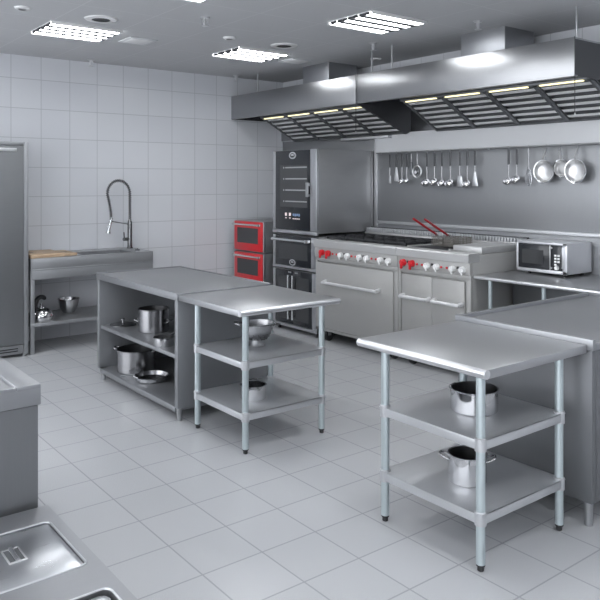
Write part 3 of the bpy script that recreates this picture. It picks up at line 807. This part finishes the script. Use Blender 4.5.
# ------------------------------------------------------------------ ranges
XR = 4.90
def knob_group(m, y, z, mat, parent, dirn):
    """one knob: disc with a pointer bar"""
    k = MB()
    k.lathe([(0, .034), (.024, .034), (.028, .028), (.030, 0), (0, 0)], 22, Matrix.Translation((XR - .014, y, z)) @ Matrix.Rotation(-PI / 2, 4, 'Y'))
    a = math.radians(dirn)
    dy, dz = math.sin(a), -math.cos(a)
    k.bar((XR - .052, y - dy * .020, z - dz * .020), (XR - .052, y + dy * .045, z + dz * .045), .011, .012, .003)
    return k.build('knob', mat, parent)
def range_cooker(ya, yb, label, doors, reds, redd, whites, blacks):
    t = thing('cooking_range', label, 'range', (5.3, (ya + yb) / 2, 0), 'steel cooking ranges')
    ya += .002; yb -= .002
    b = MB(); b.box(XR + .03, 5.74, ya, yb, .12, 1.075, .004)
    b.box(XR, XR + .03, ya, yb, .86, .90, .003)
    b.box(XR - .0, XR + .03, ya, ya + .05, .12, .86, .003); b.box(XR, XR + .03, yb - .03, yb, .12, .86, .003); b.box(XR, XR + .03, ya, yb, .12, .15, .003)
    b.build('body', M['range'], t)
    MB().box(XR - .012, XR + .03, ya - .0006, yb + .0006, .902, 1.008, .003).build('control_panel', M['range'], t)
    l = MB(); l.prism([(XR - .03, 1.010), (XR - .03, 1.074), (XR - .018, 1.087), (XR + .115, 1.087), (XR + .115, 1.010)], 'Y', ya - .0012, yb + .0012); l.build('front_ledge', M['rangetop'], t)
    r = MB(); r.box(5.62, 5.74, ya, yb, 1.076, 1.135, .003); r.build('flue_riser', M['rangetop'], t)
    c = MB(); n = int((yb - ya) / .034)
    for k in range(n):
        y = ya + .02 + k * (yb - ya - .04) / (n - 1)
        c.box(5.63, 5.735, y - .008, y + .008, 1.1352, 1.182, .002)
    MB().box(5.715, 5.738, ya, yb, 1.1352, 1.190, .002).build('flue_back', M['dark'], t)
    c.build('flue_grille', M['shelf'], t)
    for (d0, d1, h0, h1) in doors:
        d = MB().box(XR - .012, XR + .028, d0, d1, .155, .845, .004).build('door', M['range'], t)
        h = MB(); zh = .642; xh = XR - .065
        h.cyl((xh, h0, zh), (xh, h1, zh), .016, None, 16)
        for yy in (h0 + .010, h1 - .010): h.bar((xh, yy, zh), (XR - .006, yy, zh + .010), .030, .034, .006)
        h.build('handle', M['handle'], d)
    zk = .950
    for y in reds:
        k = MB(); k.lathe([(0, .034), (.027, .034), (.031, .028), (.033, 0), (0, 0)], 22, Matrix.Translation((XR - .014, y, zk)) @ Matrix.Rotation(-PI / 2, 4, 'Y'))
        k.box(XR - .058, XR - .040, y - .012, y + .012, zk - .055, zk + .028, .005)
        k.build('red_knob', M['red'], t)['label'] = 'red control knob'
    for y in redd: MB().cyl((XR - .013, y, zk - .002), (XR - .022, y, zk - .002), .011, .009, 14).build('indicator_light', M['red'], t)
    for y in whites: knob_group(None, y, zk - .004, M['white'], t, -25)
    for y in blacks: MB().box(XR - .018, XR - .012, y - .014, y + .014, zk + .0, zk + .022, .002).build('switch', M['black'], t)
    for y in (ya + .12, yb - .12):
        for x in (XR + .08, 5.65):
            w = MB().cyl((x - .016, y, .052), (x + .016, y, .052), .052, None, 24) if False else MB().cyl((x, y - .016, .052), (x, y + .016, .052), .052, None, 24)
            w = w.build('caster', M['rubber'], t)
            MB().box(x - .02, x + .02, y - .024, y + .024, .06, .12, .004).build('fork', M['steel'], w)
    return t
M['rangetop'] = brushed('range_top_steel', (.55, .55, .55), .42, (60, 3, 60), metal=.6)
R1 = range_cooker(4.803, 6.035, 'wide steel range with black burner grates and one broad oven door', [(4.86, 6.0, 5.03, 5.855)],
    [5.904, 5.80], [5.737, 5.673, 5.441, 5.379, 5.148, 5.087], [5.602, 5.497, 5.317, 5.212, 5.018, 4.909], [5.85, 5.550, 5.265, 4.965])
R2 = range_cooker(3.945, 4.800, 'narrower steel range with fryer well, flat plate and two doors', [(4.374, 4.745, 4.385, 4.722), (4.006, 4.370, 4.015, 4.336)],
    [4.715, 4.605], [4.547, 4.486, 4.259, 4.196], [4.421, 4.307, 4.127, 4.018], [4.660, 4.365, 4.073])
# burner grates on the wide range
tr = MB().box(XR + .12, 5.62, 4.82, 6.02, 1.074, 1.080, .001).build('burner_tray', M['iron'], R1)
for j in range(4):
    y0, y1 = 4.83 + j * .2975, 4.83 + (j + 1) * .2975 - .008
    for i in range(2):
        x0, x1 = XR + .135 + i * .29, XR + .135 + (i + 1) * .29 - .008
        g = MB(); z = 1.118; cx, cy = (x0 + x1) / 2, (y0 + y1) / 2
        for a in ((x0, x1, y0, y0 + .014), (x0, x1, y1 - .014, y1), (x0, x0 + .014, y0, y1), (x1 - .014, x1, y0, y1), (x0, x1, cy - .006, cy + .006), (cx - .006, cx + .006, y0, y1)):
            g.box(*a, z - .016, z, .002)
        for px, py in ((x0 + .008, y0 + .008), (x1 - .008, y0 + .008), (x0 + .008, y1 - .008), (x1 - .008, y1 - .008)): g.box(px - .007, px + .007, py - .007, py + .007, 1.079, z - .01, .001)
        g.build('burner_grate', M['iron'], R1)
        bb = MB(); bb.lathe([(0, 1.10), (.035, 1.10), (.045, 1.094), (.05, 1.08), (0, 1.08)], 18, Matrix.Translation((cx, cy, 0))); bb.build('burner', M['dark'], R1)
# fryer well and raised flat plate on the narrower range
fw = MB(); yA, yB = 4.285, 4.785
fw.box(XR + .12, 5.6, yA, yB, 1.062, 1.082, .001)
fw.build('fryer_well', M['dark'], R2)
fr = MB()
for a in ((XR + .115, 5.62, yB - .006, yB + .010), (XR + .115, 5.62, yA - .014, yA + .004), (5.60, 5.62, yA, yB)): fr.box(*a, 1.076, 1.096, .003)
fr.build('well_rim', M['rangetop'], R2)
gp = MB(); gp.box(5.05, 5.60, 3.948, 4.265, 1.076, 1.136, .006); gp.build('flat_plate', M['plate'] if 'plate' in M else M['rangetop'], R2)
MB().box(5.60, 5.70, 3.947, 4.262, 1.135, 1.145, .003).build('plate_back', M['rangetop'], R2)
def basket(y, lab, g):
    t = thing('fryer_basket', lab, 'fryer basket', (5.3, y, 1.098), g)
    x0, x1, w, z0, z1 = 5.20, 5.46, .064, 1.098, 1.178
    m = MB()
    wr = .0028
    for z in (z0 + .002, z1): m.tube([(x0, y - w, z), (x1, y - w, z), (x1, y + w, z), (x0, y + w, z)], .0035, 6, True)
    n = 15
    for k in range(n + 1):
        x = x0 + (x1 - x0) * k / n
        for s in (-1, 1): m.cyl((x, y + s * w, z0), (x, y + s * w, z1), wr, None, 5)
        m.cyl((x, y - w, z0 + .002), (x, y + w, z0 + .002), wr, None, 5)
    for k in range(7):
        yy = y - w + 2 * w * k / 6
        for x in (x0, x1): m.cyl((x, yy, z0), (x, yy, z1), wr, None, 5)
        m.cyl((x0, yy, z0 + .002), (x1, yy, z0 + .002), wr, None, 5)
    for k in range(1, 5):
        z = z0 + (z1 - z0) * k / 5; m.tube([(x0, y - w, z), (x1, y - w, z), (x1, y + w, z), (x0, y + w, z)], wr, 5, True)
    m.build('wire_basket', M['wire'], t)
    h = MB()
    for s in (-.012, .012): h.tube([(x0, y + s, z1), (x0 - .004, y + s, z1 + .020), (x0 - .03, y + s * .7, z1 + .036)], .004, 6)
    h.build('handle_wire', M['wire'], t)
    MB().tube([(x0 - .002, y, z1 + .024), (x0 - .16, y, z1 + .103), (x0 - .325, y, z1 + .186)], [.009, .0115, .010], 10).build('grip', M['redgrip'], t)
M['wire'] = plain('basket_wire', (.30, .285, .265), .40, .8)
basket(4.585, 'left wire fryer basket with red handle on the range', 'fryer baskets')
basket(4.445, 'right wire fryer basket with red handle, beside the flat plate', 'fryer baskets')

# ------------------------------------------------------------------ counter and microwave
def counter():
    t = thing('side_counter', 'steel counter on thin legs carrying the microwave beside the range', 'counter', (5.3, 3.1, 0))
    x0, x1, y0, y1, z = 4.93, 5.785, 1.9, 3.94, .905
    MB().box(x0 + .015, x1, y0, y1, z - .03, z, .003).build('worktop', M['steeltop'], t)
    MB().cyl((x0 + .014, y0, z - .015), (x0 + .014, y1, z - .015), .0155, None, 18).build('rolled_edge', M['edge'], t)
    MB().box(5.45, 5.47, y0 + .02, y1 - .02, .08, z - .032, .002).build('back_panel', M['steeldark'], t)
    MB().box(x0 + .04, 5.449, y0 + .02, y1 - .02, .25, .28, .002).build('shelf', M['steeldark'], t)
    for y in (3.80, 3.29, 2.75, 2.1):
        for x in (x0 + .045, 5.60): MB().cyl((x, y, 0), (x, y, z - .03), .018, None, 18).build('leg', M['galv'], t)
counter()
def microwave():
    t = thing('microwave_oven', 'silver microwave oven with dark door on the side counter', 'microwave', (5.57, 3.59, .905))
    x0, x1, y0, y1, z0, z1 = 5.39, 5.765, 3.345, 3.84, .928, 1.188
    MB().box(x0 + .018, x1, y0, y1, z0, z1, .006).build('body', M['silver'], t)
    f = MB(); f.box(x0, x0 + .018, y0, y1, z0, z0 + .028, .004); f.box(x0, x0 + .018, y0, y1, z1 - .02, z1, .004); f.box(x0, x0 + .018, y1 - .02, y1, z0, z1, .004); f.box(x0, x0 + .018, y0, y0 + .045, z0, z1, .004)
    f.build('front_frame', M['silver'], t)
    yd = y0 + .165
    d = MB().box(x0 + .001, x0 + .017, yd, y1 - .021, z0 + .03, z1 - .021, .002).build('door', M['glass'], t)
    MB().box(x0 - .0005, x0 + .001, yd + .06, y1 - .06, z0 + .07, z1 - .07, 0).build('window', M['window'], d)
    MB().box(x0 - .003, x0 + .016, yd - .008, yd - .001, z0 + .028, z1 - .02, .002).build('door_edge', M['edge'], d)
    p = MB().box(x0 + .001, x0 + .017, y0 + .046, yd - .009, z0 + .03, z1 - .021, .002).build('control_panel', M['glass'], t)
    for r in range(4):
        for c in range(2):
            if r == 3 and c == 1: continue
            yy = yd - .055 - c * .030; zz = z0 + .155 - r * .0255
            MB().box(x0 - .002, x0 + .001, yy - .011, yy + .011, zz - .008, zz + .008, .001).build('button', M['button'], p)
    MB().lathe([(0, .016), (.016, .016), (.02, 0), (0, 0)], 20, Matrix.Translation((x0 + .001, yd - .068, z0 + .052)) @ Matrix.Rotation(-PI / 2, 4, 'Y')).build('knob', M['button'], p)
    for zz in (z0 + .048, z1 - .042): MB().cyl((x0 + .001, yd - .020, zz), (x0 - .003, yd - .020, zz), .008, None, 12).build('catch', M['edgegrey'], p)
    MB().box(x0 - .006, x0 + .002, y0 + .030, y0 + .050, z0 + .05, z1 - .03, .003).build('trim_bar', M['edgegrey'], t)
    for x in (x0 + .05, x1 - .05):
        for y in (y0 + .06, y1 - .10): MB().cyl((x, y, .9055), (x, y, z0), .014, None, 14).build('foot', M['black'], t)
M['silver'] = plain('silver_paint', (.62, .63, .66), .32, .55)
microwave()

# ------------------------------------------------------------------ utensil rail and utensils
XU = 5.735
t = thing('utensil_rail', 'long thin steel rail along the wall carrying pans and utensils', 'rail', (XU, 4, 2.03))
MB().cyl((XU, 1.3, 2.028), (XU, 5.96, 2.028), .0075, None, 14).build('rod', M['steel'], t)
for y in (5.93, 4.43, 2.9): MB().bar((XU, y, 2.028), (5.7855, y, 2.022), .012, .012, .002).build('bracket', M['edge'], t)
def hookpts(z, y=0): return [(0, y, z), (0, y, z + .006), (-.004, y, z + .012)]
def hang(t, z_top=-.012):
    """small hook from the rail to the handle; local origin is the rail centre"""
    m = MB(); pts = []
    for k in range(9): a = math.radians(-60 + 240 * k / 8); pts.append((.0093 * math.cos(a), 0, .0093 * math.sin(a)))
    pts += [(-.011, 0, -.008), (-.006, 0, -.020), (0, 0, -.024)]
    m.tube(pts, .002, 6); m.build('hook', M['steel'], t)
def handle(t, shaft_to):
    MB().box(-.005, .005, -.012, .012, -.165, -.020, .004).build('handle', M['griphandle'], t)
    MB().cyl((0, 0, -.16), (0, 0, shaft_to), .0042, None, 8).build('shaft', M['satin'], t)
def ladle(r, label, y, length=.30, group=None, mat='polished'):
    t = thing('ladle', label, 'ladle', (0, 0, 0), group); hang(t); handle(t, -length)
    mt = Matrix.Translation((-r * .55, 0, -length - r * .55)) @ Matrix.Rotation(math.radians(-42), 4, 'Y')
    MB().lathe([(0, -r), (r * .5, -r * .87), (r * .87, -r * .5), (r, 0), (r * .95, .001), (r * .8, -r * .48), (r * .45, -r * .82), (0, -r * .93)], 24, mt).build('bowl', M[mat], t)
    t.location = (XU, y, 2.028); return t
def turner(label, y, length, wt, wb, h, group=None, mat='edge'):
    t = thing('spatula', label, 'spatula', (0, 0, 0), group); hang(t); handle(t, -length)
    MB().prism([(-wt / 2, -length + .01), (wt / 2, -length + .01), (wb / 2, -length - h), (-wb / 2, -length - h)], 'X', -.003, .001, .0008).build('blade', M[mat], t)
    t.location = (XU, y, 2.028); return t
gl = 'utensils on the wall rail'
turner('narrow pale scraper, leftmost utensil on the rail', 5.746, .27, .025, .035, .075, gl)
turner('tall tapering pie server, second utensil from the left end of the rail', 5.645, .155, .014, .075, .165, gl)
ladle(.036, 'small ladle right of the tapering server on the left of the rail', 5.56, .295, gl)
ladle(.032, 'small skimming ladle at the right end of the left utensil cluster', 5.486, .295, gl)
def peeler():
    t = thing('knife_sharpener', 'short dark handled tool beside the round strainer on the rail', 'tool', (0, 0, 0), gl); hang(t)
    MB().cyl((0, 0, -.022), (0, 0, -.115), .003, None, 8).build('shaft', M['satin'], t)
    MB().box(-.01, .01, -.016, .016, -.25, -.11, .005).build('handle', M['steeldark'], t)
    t.location = (XU, 5.42, 2.028)
peeler()
def strainer():
    t = thing('strainer', 'round wire strainer hanging high between the two utensil clusters', 'strainer', (0, 0, 0), gl); hang(t)
    MB().cyl((0, 0, -.022), (0, 0, -.155), .004, None, 8).build('shaft', M['satin'], t)
    n = 28; R = .062; zc = -.218
    m = MB(); m.tube([(-.004, R * math.cos(2 * PI * k / n), zc + R * math.sin(2 * PI * k / n)) for k in range(n)], .008, 8, True); m.build('rim', M['edge'], t)
    w = MB()
    for k in range(-5, 6):
        a = k * .011; h = math.sqrt(R * R - a * a)
        w.cyl((0, a, zc - h), (0, a, zc + h), .0012, None, 5); w.cyl((0, -h, zc + a), (0, h, zc + a), .0012, None, 5)
    w.build('mesh', M['satin'], t)
    w = MB().lathe([(0, .02), (.02, .02), (.024, 0), (0, 0)], 18, Matrix.Translation((0, .01, zc - .005)) @ Matrix.Rotation(-PI / 2, 4, 'Y')); w.build('boss', M['polished'], t)
    t.location = (XU, 5.335, 2.028)
strainer()
ladle(.052, 'leftmost ladle of the middle utensil cluster on the rail', 5.195, .30, gl)
ladle(.048, 'second ladle from the left of the middle utensil cluster', 5.09, .295, gl)
ladle(.044, 'smallest ladle, third in the middle utensil cluster on the rail', 4.99, .31, gl)
ladle(.054, 'broad ladle just left of the square turner on the rail', 4.878, .305, gl)
turner('square bladed turner in the middle utensil cluster', 4.754, .275, .05, .085, .10, gl)
ladle(.050, 'deep ladle between the square turner and the last pie server', 4.66, .315, gl)
turner('tapering pie server at the right end of the middle utensil cluster', 4.566, .235, .016, .078, .135, gl)
ladle(.044, 'left one of the two ladles hanging left of the whisk', 4.170, .29, gl)
ladle(.044, 'right one of the two ladles hanging left of the whisk', 4.078, .275, gl)
def whisk():
    t = thing('whisk', 'wire balloon whisk hanging left of the pans', 'whisk', (0, 0, 0), gl); hang(t)
    MB().cyl((0, 0, -.022), (0, 0, -.20), .006, None, 10).build('handle', M['satin'], t)
    m = MB()
    for k in range(4):
        a = PI * k / 4; pts = []
        for j in range(17):
            s = -PI / 2 + PI * j / 16  # teardrop loop
            tt = j / 16; wdt = .034 * math.sin(PI * tt) ; z = -.20 - .165 * math.sin(PI * tt / 1.0) ** .6 if 0 < tt < 1 else -.20
            xx = .034 * math.cos(PI * tt)
            rr = xx * (.3 + .7 * min(1, abs(z + .20) / .1))
            pts.append((rr * math.cos(a), rr * math.sin(a), z))
        m.tube(pts, .0018, 5)
    m.build('wires', M['whisk'], t)
    t.location = (XU, 3.95, 2.028)
whisk()
def hangpan(label, y, r, zc, dx):
    t = thing('frying_pan', label, 'pan', (0, 0, 0), 'frying pans on the rail')
    hang(t)
    rot = Matrix.Translation((dx - .002, 0, zc)) @ Matrix.Rotation(-PI / 2, 4, 'Y')
    MB().lathe([(0, 0), (r * .72, 0), (r * .80, .006), (r * .97, .034), (r + .004, .038), (r + .003, .041), (r - .004, .040)], 44, rot).build('body', M['polished'], t)
    MB().lathe([(r - .004, .040), (r * .78, .008), (r * .70, .004), (0, .004)], 44, rot).build('interior', M['panin'], t)
    zt = zc + r
    MB().tube([(dx - .034, 0, zt - .004), (dx - .046, 0, zt + .02), (-.020, 0, zt + .07), (-.008, 0, -.034), (0, 0, -.022)], [.010, .010, .012, .009, .005], 10).build('handle', M['edge'], t)
    t.location = (XU, y, 2.028)
M['panin'] = plain('pan_interior', (.66, .66, .66), .30, 1.)
hangpan('large shiny frying pan hanging on the rail, left of the three', 3.765, .102, -.232, -.004)
hangpan('smaller frying pan hanging on the rail between two larger pans', 3.622, .078, -.205, .046)
hangpan('large shiny frying pan hanging on the rail, right of the three', 3.455, .102, -.232, -.004)

# ------------------------------------------------------------------ world, camera, view
w = bpy.data.worlds.new('World'); bpy.context.scene.world = w; w.use_nodes = True
w.node_tree.nodes['Background'].inputs['Color'].default_value = (.735, .76, .80, 1)
w.node_tree.nodes['Background'].inputs['Strength'].default_value = 3.7
cam = bpy.data.cameras.new('Camera'); co = bpy.data.objects.new('Camera', cam); C.objects.link(co)
co.location = (0, 0, 1.70)
co.rotation_euler = (PI / 2, 0, .9106 - PI / 2)
cam.sensor_width = 36; cam.sensor_height = 36; cam.sensor_fit = 'HORIZONTAL'
cam.lens = 720.5 / 600 * 36
cam.shift_y = -(300 - 182) / 600
cam.clip_start = .05
sc = bpy.context.scene; sc.camera = co
sc.view_settings.view_transform = 'Standard'; sc.view_settings.look = 'None'
sc.view_settings.gamma = 1; sc.view_settings.use_curve_mapping = False
sc.view_settings.exposure = 0.30
